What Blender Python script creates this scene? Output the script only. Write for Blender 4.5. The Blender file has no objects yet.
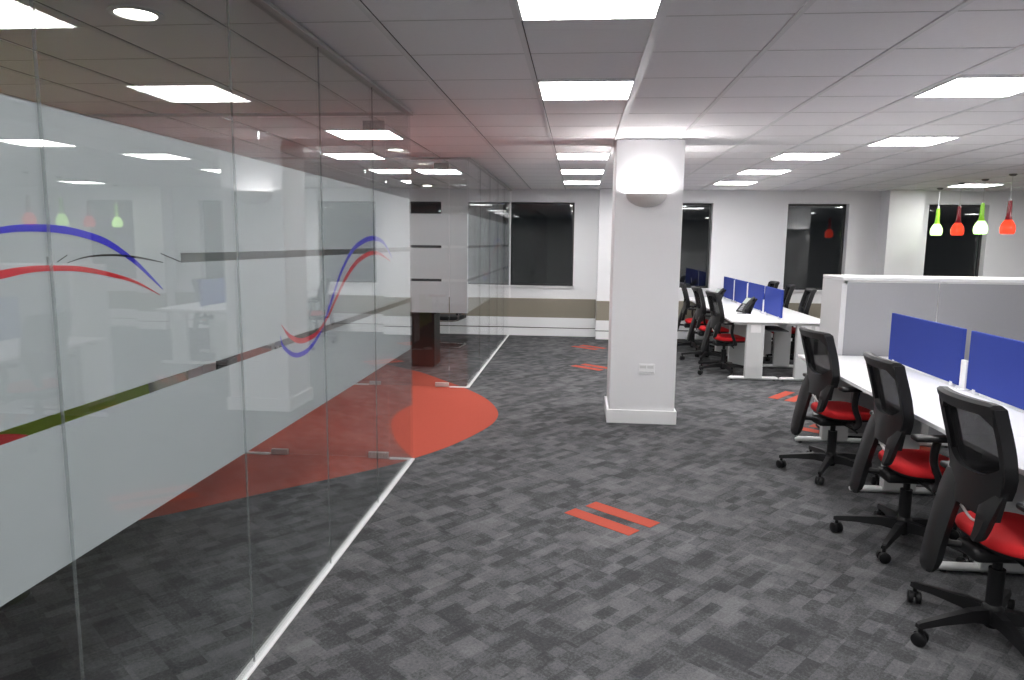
import bpy, bmesh, math, random
from mathutils import Vector, Matrix
random.seed(7)
PI = math.pi
C = bpy.context.scene.collection
sc = bpy.context.scene

# ------------------------------------------------------------------ sizes
EYE = 1.785          # camera height
HC = 2.765           # ceiling height
XG = -1.33           # plane of the glass walls
YE = 5.60            # end of the near glass room
YF = 8.54            # front of the far glass room
YB = 13.75           # back wall
XL, XR, YN = -6.0, 14.0, -3.2

# ------------------------------------------------------------------ materials
def new_mat(name):
    m = bpy.data.materials.new(name); m.use_nodes = True
    nt = m.node_tree; nt.nodes.clear()
    return m, nt
def N(nt, t, **k):
    n = nt.nodes.new(t)
    for a, v in k.items(): setattr(n, a, v)
    return n
def pbr(name, col, rough=0.5, metal=0.0, noise=0.0, nscale=60.0, bump=0.0, emis=None, estr=0.0, spec=0.5, coat=0.0, trans=0.0):
    m, nt = new_mat(name)
    out = N(nt, 'ShaderNodeOutputMaterial'); b = N(nt, 'ShaderNodeBsdfPrincipled')
    nt.links.new(b.outputs[0], out.inputs[0])
    b.inputs['Roughness'].default_value = rough
    b.inputs['Metallic'].default_value = metal
    b.inputs['Specular IOR Level'].default_value = spec
    b.inputs['Coat Weight'].default_value = coat
    b.inputs['Transmission Weight'].default_value = trans
    tc = N(nt, 'ShaderNodeTexCoord'); nz = N(nt, 'ShaderNodeTexNoise')
    nz.inputs['Scale'].default_value = nscale; nz.inputs['Detail'].default_value = 3
    nt.links.new(tc.outputs['Object'], nz.inputs['Vector'])
    mr = N(nt, 'ShaderNodeMapRange'); mr.inputs[3].default_value = 1 - noise; mr.inputs[4].default_value = 1 + noise
    nt.links.new(nz.outputs[0], mr.inputs[0])
    mx = N(nt, 'ShaderNodeVectorMath', operation='SCALE'); mx.inputs[0].default_value = col[:3]
    nt.links.new(mr.outputs[0], mx.inputs['Scale']); nt.links.new(mx.outputs[0], b.inputs['Base Color'])
    if bump:
        bp = N(nt, 'ShaderNodeBump'); bp.inputs['Strength'].default_value = bump; bp.inputs['Distance'].default_value = 0.002
        nt.links.new(nz.outputs[0], bp.inputs['Height']); nt.links.new(bp.outputs[0], b.inputs['Normal'])
    if emis:
        b.inputs['Emission Color'].default_value = (*emis, 1); b.inputs['Emission Strength'].default_value = estr
    return m
def schlick(nt, r0, gain=1.0):
    g = N(nt, 'ShaderNodeNewGeometry')
    d = N(nt, 'ShaderNodeVectorMath', operation='DOT_PRODUCT')
    nt.links.new(g.outputs['Normal'], d.inputs[0]); nt.links.new(g.outputs['Incoming'], d.inputs[1])
    a = N(nt, 'ShaderNodeMath', operation='ABSOLUTE'); nt.links.new(d.outputs['Value'], a.inputs[0])
    s = N(nt, 'ShaderNodeMath', operation='SUBTRACT', use_clamp=True); s.inputs[0].default_value = 1; nt.links.new(a.outputs[0], s.inputs[1])
    p = N(nt, 'ShaderNodeMath', operation='POWER'); nt.links.new(s.outputs[0], p.inputs[0]); p.inputs[1].default_value = 5
    m = N(nt, 'ShaderNodeMath', operation='MULTIPLY_ADD', use_clamp=True); nt.links.new(p.outputs[0], m.inputs[0])
    m.inputs[1].default_value = (1 - r0) * gain; m.inputs[2].default_value = r0
    return m
def glass_mat(name, tint, r0=0.04):
    m, nt = new_mat(name)
    out = N(nt, 'ShaderNodeOutputMaterial')
    t = N(nt, 'ShaderNodeBsdfTransparent'); t.inputs[0].default_value = (*tint, 1)
    g = N(nt, 'ShaderNodeBsdfGlossy'); g.inputs['Roughness'].default_value = 0.0; g.inputs['Color'].default_value = (1, 1, 1, 1)
    mx = N(nt, 'ShaderNodeMixShader'); f = schlick(nt, r0)
    nt.links.new(f.outputs[0], mx.inputs[0]); nt.links.new(t.outputs[0], mx.inputs[1]); nt.links.new(g.outputs[0], mx.inputs[2])
    nt.links.new(mx.outputs[0], out.inputs[0])
    return m
def film_mat(name, col, clear, transl):
    m, nt = new_mat(name)
    out = N(nt, 'ShaderNodeOutputMaterial')
    d = N(nt, 'ShaderNodeBsdfDiffuse'); d.inputs[0].default_value = (*col, 1)
    l = N(nt, 'ShaderNodeBsdfTranslucent'); l.inputs[0].default_value = (*col, 1)
    t = N(nt, 'ShaderNodeBsdfTransparent')
    a = N(nt, 'ShaderNodeMixShader'); a.inputs[0].default_value = transl
    nt.links.new(d.outputs[0], a.inputs[1]); nt.links.new(l.outputs[0], a.inputs[2])
    b = N(nt, 'ShaderNodeMixShader'); b.inputs[0].default_value = clear
    nt.links.new(a.outputs[0], b.inputs[1]); nt.links.new(t.outputs[0], b.inputs[2])
    nt.links.new(b.outputs[0], out.inputs[0])
    return m
def emit_mat(name, col, s):
    m, nt = new_mat(name)
    out = N(nt, 'ShaderNodeOutputMaterial'); e = N(nt, 'ShaderNodeEmission')
    e.inputs[0].default_value = (*col, 1); e.inputs[1].default_value = s
    nt.links.new(e.outputs[0], out.inputs[0]); return m
def mesh_weave_mat(name, col, op):
    m, nt = new_mat(name)
    out = N(nt, 'ShaderNodeOutputMaterial'); d = N(nt, 'ShaderNodeBsdfPrincipled')
    d.inputs['Base Color'].default_value = (*col, 1); d.inputs['Roughness'].default_value = 0.8; d.inputs['Specular IOR Level'].default_value = 0.1
    t = N(nt, 'ShaderNodeBsdfTransparent'); mx = N(nt, 'ShaderNodeMixShader')
    tc = N(nt, 'ShaderNodeTexCoord'); w = N(nt, 'ShaderNodeTexVoronoi'); w.inputs['Scale'].default_value = 260
    nt.links.new(tc.outputs['Object'], w.inputs['Vector'])
    mr = N(nt, 'ShaderNodeMapRange'); mr.inputs[1].default_value = 0.25; mr.inputs[2].default_value = 0.6
    mr.inputs[3].default_value = 1 - op - 0.1; mr.inputs[4].default_value = 1 - op + 0.1
    mr.inputs[3].default_value = max(0, mr.inputs[3].default_value)
    nt.links.new(w.outputs['Distance'], mr.inputs[0]); nt.links.new(mr.outputs[0], mx.inputs[0])
    nt.links.new(d.outputs[0], mx.inputs[1]); nt.links.new(t.outputs[0], mx.inputs[2]); nt.links.new(mx.outputs[0], out.inputs[0])
    return m
def carpet_mat(name, ang):
    m, nt = new_mat(name)
    out = N(nt, 'ShaderNodeOutputMaterial'); b = N(nt, 'ShaderNodeBsdfPrincipled')
    b.inputs['Roughness'].default_value = 0.95; b.inputs['Specular IOR Level'].default_value = 0.15
    nt.links.new(b.outputs[0], out.inputs[0])
    tc = N(nt, 'ShaderNodeTexCoord'); mp = N(nt, 'ShaderNodeMapping'); mp.inputs['Rotation'].default_value = (0, 0, ang)
    nt.links.new(tc.outputs['Object'], mp.inputs['Vector'])
    acc = None
    for sx, sy, off, w in ((0.135, 0.0675, 0.0, 0.36), (0.0675, 0.0675, 3.7, 0.22), (0.27, 0.135, 9.1, 0.20), (0.54, 0.54, 5.2, 0.12), (0.09, 0.18, 1.9, 0.10)):
        a = N(nt, 'ShaderNodeVectorMath', operation='MULTIPLY_ADD'); nt.links.new(mp.outputs[0], a.inputs[0])
        a.inputs[1].default_value = (1 / sx, 1 / sy, 1); a.inputs[2].default_value = (off, off * 1.3, 0)
        # each row slides sideways a little, as loom bars do
        fl = N(nt, 'ShaderNodeVectorMath', operation='FLOOR'); nt.links.new(a.outputs[0], fl.inputs[0])
        wn = N(nt, 'ShaderNodeTexWhiteNoise', noise_dimensions='2D'); nt.links.new(fl.outputs[0], wn.inputs['Vector'])
        s = N(nt, 'ShaderNodeMath', operation='MULTIPLY_ADD'); nt.links.new(wn.outputs['Value'], s.inputs[0]); s.inputs[1].default_value = w
        if acc: nt.links.new(acc.outputs[0], s.inputs[2])
        else: s.inputs[2].default_value = 0
        acc = s
    nz = N(nt, 'ShaderNodeTexNoise'); nz.inputs['Scale'].default_value = 70; nz.inputs['Detail'].default_value = 5; nz.inputs['Roughness'].default_value = 0.85
    nt.links.new(mp.outputs[0], nz.inputs['Vector'])
    s = N(nt, 'ShaderNodeMath', operation='MULTIPLY_ADD'); nt.links.new(nz.outputs[0], s.inputs[0]); s.inputs[1].default_value = 1.5; nt.links.new(acc.outputs[0], s.inputs[2])
    r = N(nt, 'ShaderNodeValToRGB'); e = r.color_ramp.elements
    e[0].position = 0.0; e[0].color = (0.034, 0.035, 0.037, 1); e[1].position = 1.0; e[1].color = (0.150, 0.150, 0.157, 1)
    k = e.new(0.30); k.color = (0.051, 0.052, 0.055, 1); k = e.new(0.48); k.color = (0.080, 0.081, 0.085, 1)
    mr = N(nt, 'ShaderNodeMapRange'); mr.inputs[1].default_value = 0.80; mr.inputs[2].default_value = 1.74; nt.links.new(s.outputs[0], mr.inputs[0]); nt.links.new(mr.outputs[0], r.inputs[0]); nt.links.new(r.outputs[0], b.inputs['Base Color'])
    bp = N(nt, 'ShaderNodeBump'); bp.inputs['Strength'].default_value = 0.5; bp.inputs['Distance'].default_value = 0.003
    nt.links.new(nz.outputs[0], bp.inputs['Height']); nt.links.new(bp.outputs[0], b.inputs['Normal'])
    return m

PENDANTS = [(6.03, 12.9, 1.975, "green", "green glass pendant lamp, leftmost of the four"), (5.87, 11.89, 1.965, "red", "red glass pendant lamp between the two green ones"),
            (5.85, 11.2, 1.975, "green", "green glass pendant lamp between the two red ones"), (5.78, 10.4, 1.965, "red", "red glass pendant lamp, rightmost of the four")]
EXPO = 1.26
M = {}
M['wall'] = pbr('wall paint', (0.755, 0.755, 0.77), 0.7, noise=0.015, nscale=3)
M['skirt'] = pbr('white gloss paint', (0.82, 0.82, 0.83), 0.35)
M['tan'] = pbr('taupe panel', (0.235, 0.21, 0.165), 0.5, noise=0.03, nscale=4)
M['tile'] = pbr('ceiling tile', (0.92, 0.90, 0.905), 0.9, noise=0.03, nscale=40, bump=0.2)
M['bar'] = pbr('ceiling bar', (0.80, 0.79, 0.79), 0.5)
M['barwhite'] = pbr('white ceiling bar', (0.88, 0.88, 0.88), 0.4)
M['gap'] = pbr('shadow gap', (0.10, 0.095, 0.09), 0.9)
M['seam'] = pbr('tile seam', (0.64, 0.62, 0.61), 0.9)
M['carpet'] = carpet_mat('grey carpet', math.radians(-50))
M['orange'] = pbr('orange carpet', (0.375, 0.072, 0.048), 0.95, noise=0.16, nscale=160, bump=0.4, spec=0.1)
M['glass'] = glass_mat('partition glass', (0.905, 0.922, 0.920), 0.045)
M['winglass'] = glass_mat('window glass', (0.8, 0.84, 0.83), 0.06)
M['film'] = film_mat('frosted film', (0.60, 0.62, 0.64), 0.05, 0.28)
M['filmfar'] = film_mat('frosted film', (0.74, 0.75, 0.775), 0.10, 0.32)
M['joint'] = film_mat('clear silicone joint', (0.45, 0.48, 0.48), 0.75, 0.5)
M['steel'] = pbr('brushed steel', (0.62, 0.61, 0.60), 0.4, metal=0.6)
M['darksteel'] = pbr('dark patch fitting', (0.16, 0.155, 0.15), 0.4, metal=0.7)
M['track'] = pbr('pale aluminium track', (0.86, 0.86, 0.87), 0.35, metal=0.1)
M['headtrack'] = pbr('grey head track', (0.50, 0.49, 0.48), 0.45)
M['blue'] = pbr('blue vinyl', (0.035, 0.025, 0.55), 0.35)
M['red'] = pbr('red vinyl', (0.58, 0.01, 0.02), 0.35)
M['darkcut'] = pbr('dark film cut', (0.02, 0.015, 0.015), 0.35)
M['frame'] = pbr('dark window frame', (0.035, 0.035, 0.037), 0.4)
M['panel'] = emit_mat('light panel', (1.0, 0.985, 0.975), 15.0)
M['down'] = emit_mat('downlight lens', (1.0, 0.93, 0.85), 6.0)
M['bulb'] = emit_mat('wall light lamp', (1.0, 0.975, 0.98), 125.0)
M['plaster'] = pbr('plaster bowl', (0.62, 0.60, 0.58), 0.7)
M['desk'] = pbr('white desk top', (0.86, 0.86, 0.87), 0.3)
M['deskedge'] = pbr('grey desk metal', (0.52, 0.53, 0.53), 0.4, metal=0.15)
M['foot'] = pbr('pale grey desk foot', (0.74, 0.75, 0.75), 0.35, metal=0.1)
M['deskdark'] = pbr('dark underside', (0.05, 0.05, 0.055), 0.7)
M['screen'] = pbr('blue fabric screen', (0.022, 0.045, 0.27), 0.75, noise=0.05, nscale=200, spec=0.25)
M['black'] = pbr('black plastic', (0.007, 0.007, 0.008), 0.45, spec=0.3)
M['shell'] = pbr('charcoal plastic', (0.010, 0.0103, 0.0112), 0.36, spec=0.4)
M['rim'] = pbr('grey black plastic', (0.022, 0.022, 0.023), 0.5, spec=0.4)
M['weave'] = mesh_weave_mat('black mesh fabric', (0.006, 0.006, 0.007), 0.80)
M['seat'] = pbr('red seat fabric', (0.52, 0.016, 0.020), 0.8, noise=0.08, nscale=250, bump=0.3, spec=0.2)
M['chrome'] = pbr('chrome', (0.85, 0.85, 0.86), 0.12, metal=1)
M['cup'] = pbr('light grey cupboard', (0.66, 0.655, 0.66), 0.5)
M['cuptop'] = pbr('white cupboard top', (0.84, 0.84, 0.85), 0.35)
M['cuppanel'] = pbr('mid grey cupboard panel', (0.31, 0.31, 0.325), 0.6, noise=0.04, nscale=90)
M['green'] = pbr('green upholstery', (0.42, 0.60, 0.09), 0.8, noise=0.08, nscale=120)
M['greenglow'] = pbr('lit green glass', (0.35, 0.7, 0.08), 0.15, emis=(0.62, 1.0, 0.36), estr=1.3)
M['greenneck'] = pbr('green glass neck', (0.20, 0.45, 0.03), 0.12, emis=(0.24, 0.6, 0.03), estr=0.2)
M['redglow'] = pbr('lit red glass', (0.7, 0.05, 0.02), 0.15, emis=(1.0, 0.05, 0.02), estr=0.6)
M['redneck'] = pbr('dark red glass neck', (0.12, 0.005, 0.012), 0.12, emis=(0.2, 0.004, 0.01), estr=0.2)
M['whitelamp'] = emit_mat('lamp mouth', (1.0, 0.9, 0.8), 6.0)
M['cable'] = pbr('clear cable', (0.6, 0.6, 0.6), 0.4)
M['phonekey'] = pbr('grey phone keys', (0.3, 0.3, 0.31), 0.5)
M['lcd'] = pbr('phone display', (0.42, 0.46, 0.44), 0.2)
M['wood'] = pbr('black stained wood', (0.02, 0.018, 0.017), 0.45)

# ------------------------------------------------------------------ mesh helpers
class MB:
    def __init__(s): s.bm = bmesh.new()
    def box(s, a, b, bev=0.0, rot=None, piv=None, seg=2):
        x0, y0, z0 = a; x1, y1, z1 = b
        r = bmesh.ops.create_cube(s.bm, size=1.0); v = r['verts']
        for p in v: p.co = Vector(((x0 + x1) / 2 + p.co.x * (x1 - x0), (y0 + y1) / 2 + p.co.y * (y1 - y0), (z0 + z1) / 2 + p.co.z * (z1 - z0)))
        if bev:
            es = list({e for p in v for e in p.link_edges})
            rr = bmesh.ops.bevel(s.bm, geom=es, offset=bev, segments=seg, affect='EDGES', profile=0.5)
            v = list({q for f in rr['faces'] for q in f.verts} | {p for p in v if p.is_valid})
        if rot: bmesh.ops.rotate(s.bm, verts=v, cent=piv or ((x0 + x1) / 2, (y0 + y1) / 2, (z0 + z1) / 2), matrix=rot)
        return s
    def ring_loft(s, rings, cap=True, closed=True):
        L = [[s.bm.verts.new(p) for p in r] for r in rings]
        n = len(L[0])
        for a, b in zip(L, L[1:]):
            for i in range(n if closed else n - 1):
                j = (i + 1) % n
                s.bm.faces.new((a[i], a[j], b[j], b[i]))
        if cap and closed:
            s.bm.faces.new(list(reversed(L[0]))); s.bm.faces.new(L[-1])
        return s
    def tube(s, pts, r, n=10, cap=True, rr=None, flat=1.0, up=(0, 0, 1)):
        pts = [Vector(p) for p in pts]; rings = []
        for i, p in enumerate(pts):
            d = (pts[min(i + 1, len(pts) - 1)] - pts[max(i - 1, 0)]).normalized()
            u = Vector(up)
            if abs(d.dot(u)) > 0.98: u = Vector((1, 0, 0))
            a = d.cross(u).normalized(); b = a.cross(d).normalized()
            q = rr[i] if rr else r
            rings.append([p + a * math.cos(t) * q + b * math.sin(t) * q * flat for t in [2 * PI * k / n for k in range(n)]])
        return s.ring_loft(rings, cap)
    def lathe(s, prof, c=(0, 0, 0), n=24, cap=True, a0=0, a1=2 * PI):
        full = abs(a1 - a0 - 2 * PI) < 1e-6
        rings = []
        for r, z in prof:
            rings.append([Vector((c[0] + r * math.cos(a0 + (a1 - a0) * k / (n if full else n - 1)), c[1] + r * math.sin(a0 + (a1 - a0) * k / (n if full else n - 1)), c[2] + z)) for k in range(n)])
        return s.ring_loft(rings, cap and full, full)
    def prism(s, poly, z0, z1, m=None):
        f = (lambda p: p) if m is None else m
        a = [s.bm.verts.new(f(Vector((x, y, z0)))) for x, y in poly]; b = [s.bm.verts.new(f(Vector((x, y, z1)))) for x, y in poly]
        n = len(a)
        s.bm.faces.new(list(reversed(a))); s.bm.faces.new(b)
        for i in range(n): s.bm.faces.new((a[i], a[(i + 1) % n], b[(i + 1) % n], b[i]))
        return s
    def grid(s, fn, nu, nv, th):
        """curved sheet with real thickness: fn(u, v, side) -> point"""
        A = [[s.bm.verts.new(fn(i / nu, j / nv, 0)) for j in range(nv + 1)] for i in range(nu + 1)]
        B = [[s.bm.verts.new(fn(i / nu, j / nv, th)) for j in range(nv + 1)] for i in range(nu + 1)]
        for i in range(nu):
            for j in range(nv):
                s.bm.faces.new((A[i][j], A[i + 1][j], A[i + 1][j + 1], A[i][j + 1]))
                s.bm.faces.new((B[i][j], B[i][j + 1], B[i + 1][j + 1], B[i + 1][j]))
        for i in range(nu):
            s.bm.faces.new((A[i][0], B[i][0], B[i + 1][0], A[i + 1][0])); s.bm.faces.new((A[i][nv], A[i + 1][nv], B[i + 1][nv], B[i][nv]))
        for j in range(nv):
            s.bm.faces.new((A[0][j], A[0][j + 1], B[0][j + 1], B[0][j])); s.bm.faces.new((A[nu][j], B[nu][j], B[nu][j + 1], A[nu][j + 1]))
        return s
    def build(s, name, mat, parent=None, smooth=False, sub=0):
        bmesh.ops.recalc_face_normals(s.bm, faces=s.bm.faces)
        me = bpy.data.meshes.new(name); s.bm.to_mesh(me); s.bm.free()
        if smooth:
            me.polygons.foreach_set('use_smooth', [True] * len(me.polygons))
            try: me.set_sharp_from_angle(angle=math.radians(38))
            except Exception: pass
        o = bpy.data.objects.new(name, me); C.objects.link(o)
        me.materials.append(M[mat])
        if parent: o.parent = parent
        if sub:
            md = o.modifiers.new('sub', 'SUBSURF'); md.levels = sub; md.render_levels = sub
        return o
def smooth_path(pts, k=6):
    """Catmull-Rom through the points (tuples of any length)"""
    out = []; n = len(pts)
    for i in range(n - 1):
        p0, p1, p2, p3 = pts[max(i - 1, 0)], pts[i], pts[i + 1], pts[min(i + 2, n - 1)]
        for j in range(k):
            t = j / k
            out.append(tuple(0.5 * (2 * b + (c - a) * t + (2 * a - 5 * b + 4 * c - d) * t * t + (3 * b - a - 3 * c + d) * t ** 3) for a, b, c, d in zip(p0, p1, p2, p3)))
    out.append(tuple(pts[-1])); return out
def thing(name, label, cat, loc=(0, 0, 0), rz=0.0, group=None):
    o = bpy.data.objects.new(name, None); C.objects.link(o); o.empty_display_size = 0.1
    o.location = loc; o.rotation_euler = (0, 0, rz); o['label'] = label; o['category'] = cat
    if group: o['group'] = group
    return o
def tag(o, label, cat, group=None):
    o['label'] = label; o['category'] = cat
    if group: o['group'] = group
    return o
def struct(o, label=None):
    o['kind'] = 'structure'
    if label: o['label'] = label
    return o
def kids(o): return [c for c in bpy.data.objects if c.parent == o]
def copy_thing(root, loc, rz, label, group=None):
    r = root.copy(); C.objects.link(r); r.location = loc; r.rotation_euler = (0, 0, rz); r['label'] = label
    if group: r['group'] = group
    def rec(src, dst):
        for ch in kids(src):
            c = ch.copy(); C.objects.link(c); c.parent = dst; rec(ch, c)
    rec(root, r)
    return r

# ------------------------------------------------------------------ floor
f = struct(MB().box((XL, YN, -0.12), (XR, YB + 0.4, 0)).build('floor', 'carpet'), 'dark grey patterned carpet tile floor')
def inlay(poly, name, label):
    o = MB().prism(poly, -0.02, 0.0025).build(name, 'orange', f); o['label'] = label; return o
# long red-orange walkway that ends in a rounded nose in the open office
up = [(-6.0, 11.6), (-4.6, 11.0), (-3.3, 10.4), (-2.27, 9.62), (-1.736, 9.0), (-1.31, 8.44), (-1.011, 7.93), (-0.83, 7.40)]
lo = [(-0.80, 7.0), (-0.875, 6.6), (-1.081, 6.05), (-1.305, 5.66), (-1.53, 5.36), (-1.889, 4.99), (-2.2, 4.68), (-2.485, 4.38), (-2.753, 4.124), (-3.6, 3.4), (-6.0, 2.2)]
inlay(smooth_path(up + lo, 5), 'carpet_inlay', 'orange red carpet walkway with rounded end')
def marker(c, d, ln=0.52, w=0.115, gap=0.085, name='carpet_stripe'):
    d = Vector(d).normalized(); n = Vector((-d.y, d.x)); c = Vector(c)
    for s in (-1, 1):
        m_ = c + n * s * (w + gap) / 2 + d * (0.01 * s)
        p = [m_ - d * ln / 2 - n * w / 2, m_ + d * ln / 2 - n * w / 2, m_ + d * ln / 2 + n * w / 2, m_ - d * ln / 2 + n * w / 2]
        inlay([(q.x, q.y) for q in p], name, 'orange carpet stripe')
DD = (0.775, -0.632)
marker((0.25, 4.525), DD)
marker((0.22, 10.27), DD); marker((0.20, 12.25), DD)
marker((2.53, 8.60), (0.6, 0.8)); marker((2.48, 6.98), DD); marker((2.92, 6.40), (0.6, 0.8))

# ------------------------------------------------------------------ ceiling with its grid
XLN = [-5.95, -5.32, -4.69, -4.06, -3.43, -2.95, -2.34, -1.70, -0.95, -0.30, 0.33, 0.92, 1.55, 2.16, 2.79, 3.40, 4.03, 4.66, 5.29, 5.92, 6.55, 7.18, 7.81, 8.44, 9.07, 9.70, 10.33, 10.96, 11.59, 12.22, 12.85, 13.48]
Y0 = 3.355
YLN = [Y0 + 0.6 * j for j in range(-11, 18)]
cm = MB()
cm.box((XL, YN, HC + 0.012), (XR, YB + 0.3, HC + 0.14))
ceil_ = struct(cm.build('ceiling', 'tile'), 'suspended ceiling of pale grey tiles')
g = MB(); d = MB(); w = MB(); sm_ = MB()
for x in XLN:
    if abs(x - 0.33) < 0.01: w.box((x - 0.022, YN, HC), (x + 0.022, YB, HC + 0.02))
    else: g.box((x - 0.014, YN, HC + 0.004), (x + 0.014, YB, HC + 0.02))
    if abs(x - 0.33) > 0.01: d.box((x + 0.014, YN, HC + 0.0100), (x + 0.0185, YB, HC + 0.02))
for y in YLN: sm_.box((XL, y - 0.0035, HC + 0.0105), (XR, y + 0.0035, HC + 0.02))
sm_.build('tile_seam', 'seam', ceil_)
for o_ in (g.build('ceiling_grid', 'bar', ceil_), w.build('ceiling_bar', 'barwhite', ceil_), d.build('ceiling_joint', 'gap', ceil_)): pass

# ------------------------------------------------------------------ walls
def wall_y(name, x0, x1, y0, y1, holes, z1=HC + 0.05, z0=0.0):
    """wall across the room with rectangular openings (xa, xb, za, zb)"""
    b = MB(); xs = x0
    for xa, xb, za, zb in sorted(holes):
        b.box((xs, y0, z0), (xa, y1, z1)); b.box((xa, y0, z0), (xb, y1, za)); b.box((xa, y0, zb), (xb, y1, z1)); xs = xb
    b.box((xs, y0, z0), (x1, y1, z1))
    return struct(b.build(name, 'wall'))
ZT = 2.54; ZS = 0.955
WINS = [(-4.6, -2.66, ZS, ZT), (-1.48, -0.11, ZS, ZT), (1.30, 2.45, ZS, ZT), (3.80, 4.88, ZS, ZT), (6.27, 7.30, ZS, ZT), (9.3, 10.6, ZS, ZT)]
wb = wall_y('wall_back', XL, XR, YB, YB + 0.28, WINS)
struct(MB().box((XL - 0.15, YN, 0), (XL, YB + 0.28, HC + 0.05)).build('wall_left', 'wall'))
struct(MB().box((XR, YN, 0), (XR + 0.15, YB + 0.28, HC + 0.05)).build('wall_right', 'wall'))
struct(MB().box((XL, YN - 0.15, 0), (XR, YN, HC + 0.05)).build('wall_front', 'wall'))
for i, (xa, xb, za, zb) in enumerate(WINS):
    yw = YB + 0.15
    b = MB(); t = 0.035
    b.box((xa, yw, za), (xa + t, yw + 0.05, zb)); b.box((xb - t, yw, za), (xb, yw + 0.05, zb))
    b.box((xa, yw, za), (xb, yw + 0.05, za + t)); b.box((xa, yw, zb - t), (xb, yw + 0.05, zb))
    if i != 1: pass
    wf = struct(b.build('window_%d' % (i + 1), 'frame'), 'dark framed window with night outside')
    MB().box((xa + t, yw + 0.02, za + t), (xb - t, yw + 0.03, zb - t)).build('window_pane', 'winglass', wf)
    MB().box((xa - 0.03, YB - 0.035, za - 0.03), (xb + 0.03, yw, za), 0.004).build('window_sill', 'skirt', wf)
# projecting pilasters between the windows
p1 = struct(MB().box((0.345, 13.40, 0), (1.05, YB, HC)).build('trim_1', 'wall'), 'white pilaster right of the left window')
p2 = struct(MB().box((5.42, 13.36, 0), (6.0, YB, HC)).build('trim_2', 'wall'), 'white pilaster between the two right windows')
# low boxed panel along the back wall: taupe band, white band, skirting
def dado(n, x0, x1, y, d):
    a = MB().box((x0, y - d, 0.355), (x1, y, 0.715), 0.003).build('trim_%d' % n, 'tan'); struct(a, 'taupe panel band low on the back wall')
    MB().box((x0, y - d, 0.165), (x1, y, 0.355), 0.002).build('white_band', 'skirt', a)
    MB().box((x0, y - d * 0.6, 0.145), (x1, y, 0.165)).build('shadow_gap', 'gap', a)
    MB().box((x0, y - d - 0.01, 0), (x1, y, 0.145), 0.003).build('skirting', 'skirt', a)
dado(3, XL, 0.333, YB, 0.10); dado(4, 0.335, 1.06, 13.40, 0.07); dado(5, 1.07, 5.40, YB, 0.10); dado(6, 5.41, 6.01, 13.36, 0.07); dado(7, 6.02, XR, YB, 0.10)

# columns with skirting
CX0, CX1, CY0, CY1 = 0.332, 0.975, 7.07, 7.66
def column(cx0, cx1, label):
    col = struct(MB().box((cx0, CY0, 0), (cx1, CY1, HC), 0.003).build('column', 'wall'), label)
    b = MB(); q = 0.022
    b.box((cx0 - q, CY0 - q, 0), (cx1 + q, CY0, 0.135), 0.003); b.box((cx0 - q, CY1, 0), (cx1 + q, CY1 + q, 0.135), 0.003)
    b.box((cx0 - q, CY0, 0), (cx0, CY1, 0.135), 0.003); b.box((cx1, CY0, 0), (cx1 + q, CY1, 0.135), 0.003)
    b.build('skirting', 'skirt', col)
column(CX0, CX1, 'square white column in the open office')
column(5.55, 6.19, 'second white column out of the picture to the right')
column(10.75, 11.39, 'third white column far to the right')

def wall_light(loc, rz, label):
    r = thing('wall_light', label, 'wall light', loc, rz, None)
    R_, Hh = 0.195, 0.125
    # half bowl, open at the top, its flat back on the wall (local -y is outwards)
    prof = [(R_ * math.sin(a), -Hh * math.cos(a)) for a in [PI / 2 * k / 10 for k in range(11)]]
    b = MB()
    o_ = [(max(r_, 0.002), z) for r_, z in prof]; i_ = [(max(r_ - 0.012, 0.001), z + 0.012 * (1 - k / 10)) for k, (r_, z) in enumerate(prof)][::-1]
    b.lathe(o_ + i_, n=22, a0=PI, a1=2 * PI, cap=False)
    b.build('bowl', 'plaster', r, smooth=True)
    MB().lathe([(0.10, -0.048), (0.11, -0.044), (0.10, -0.04)], (0, -0.005, 0), n=18, a0=PI, a1=2 * PI, cap=False).build('lamp_rim', 'plaster', r)
    MB().box((-0.10, -0.075, -0.045), (0.10, -0.03, -0.02), 0.008).build('lamp', 'bulb', r)
    MB().box((-0.12, -0.012, -0.09), (0.12, 0.0, -0.02), 0.004).build('back_plate', 'plaster', r)
    return r
wall_light((0.628, CY0 - 0.001, 2.255), 0, 'white half bowl uplighter on the front of the column')
wall_light((0.665, CY1 + 0.001, 2.215), PI, 'white half bowl uplighter on the hidden back of the column')
for x_, t_ in ((5.87, 'white half bowl uplighter on the second column, right of the picture'), (11.07, 'white half bowl uplighter on the farthest column to the right')): wall_light((x_, CY1 + 0.001, 2.215), PI, t_) 
s = thing('wall_socket', 'white double socket low on the front of the column', 'socket', (0.69, CY0, 0.555))
MB().box((-0.078, -0.012, -0.05), (0.078, -0.0005, 0.05), 0.004).build('plate', 'skirt', s)
MB().box((-0.066, -0.0155, 0.004), (-0.004, -0.0115, 0.036), 0.003).build('switch', 'cup', s)
MB().box((0.006, -0.0155, 0.004), (0.066, -0.0115, 0.036), 0.003).build('switch', 'cup', s)
MB().box((-0.07, -0.014, -0.036), (0.07, -0.0115, -0.03)).build('slot', 'cuppanel', s)

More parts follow.
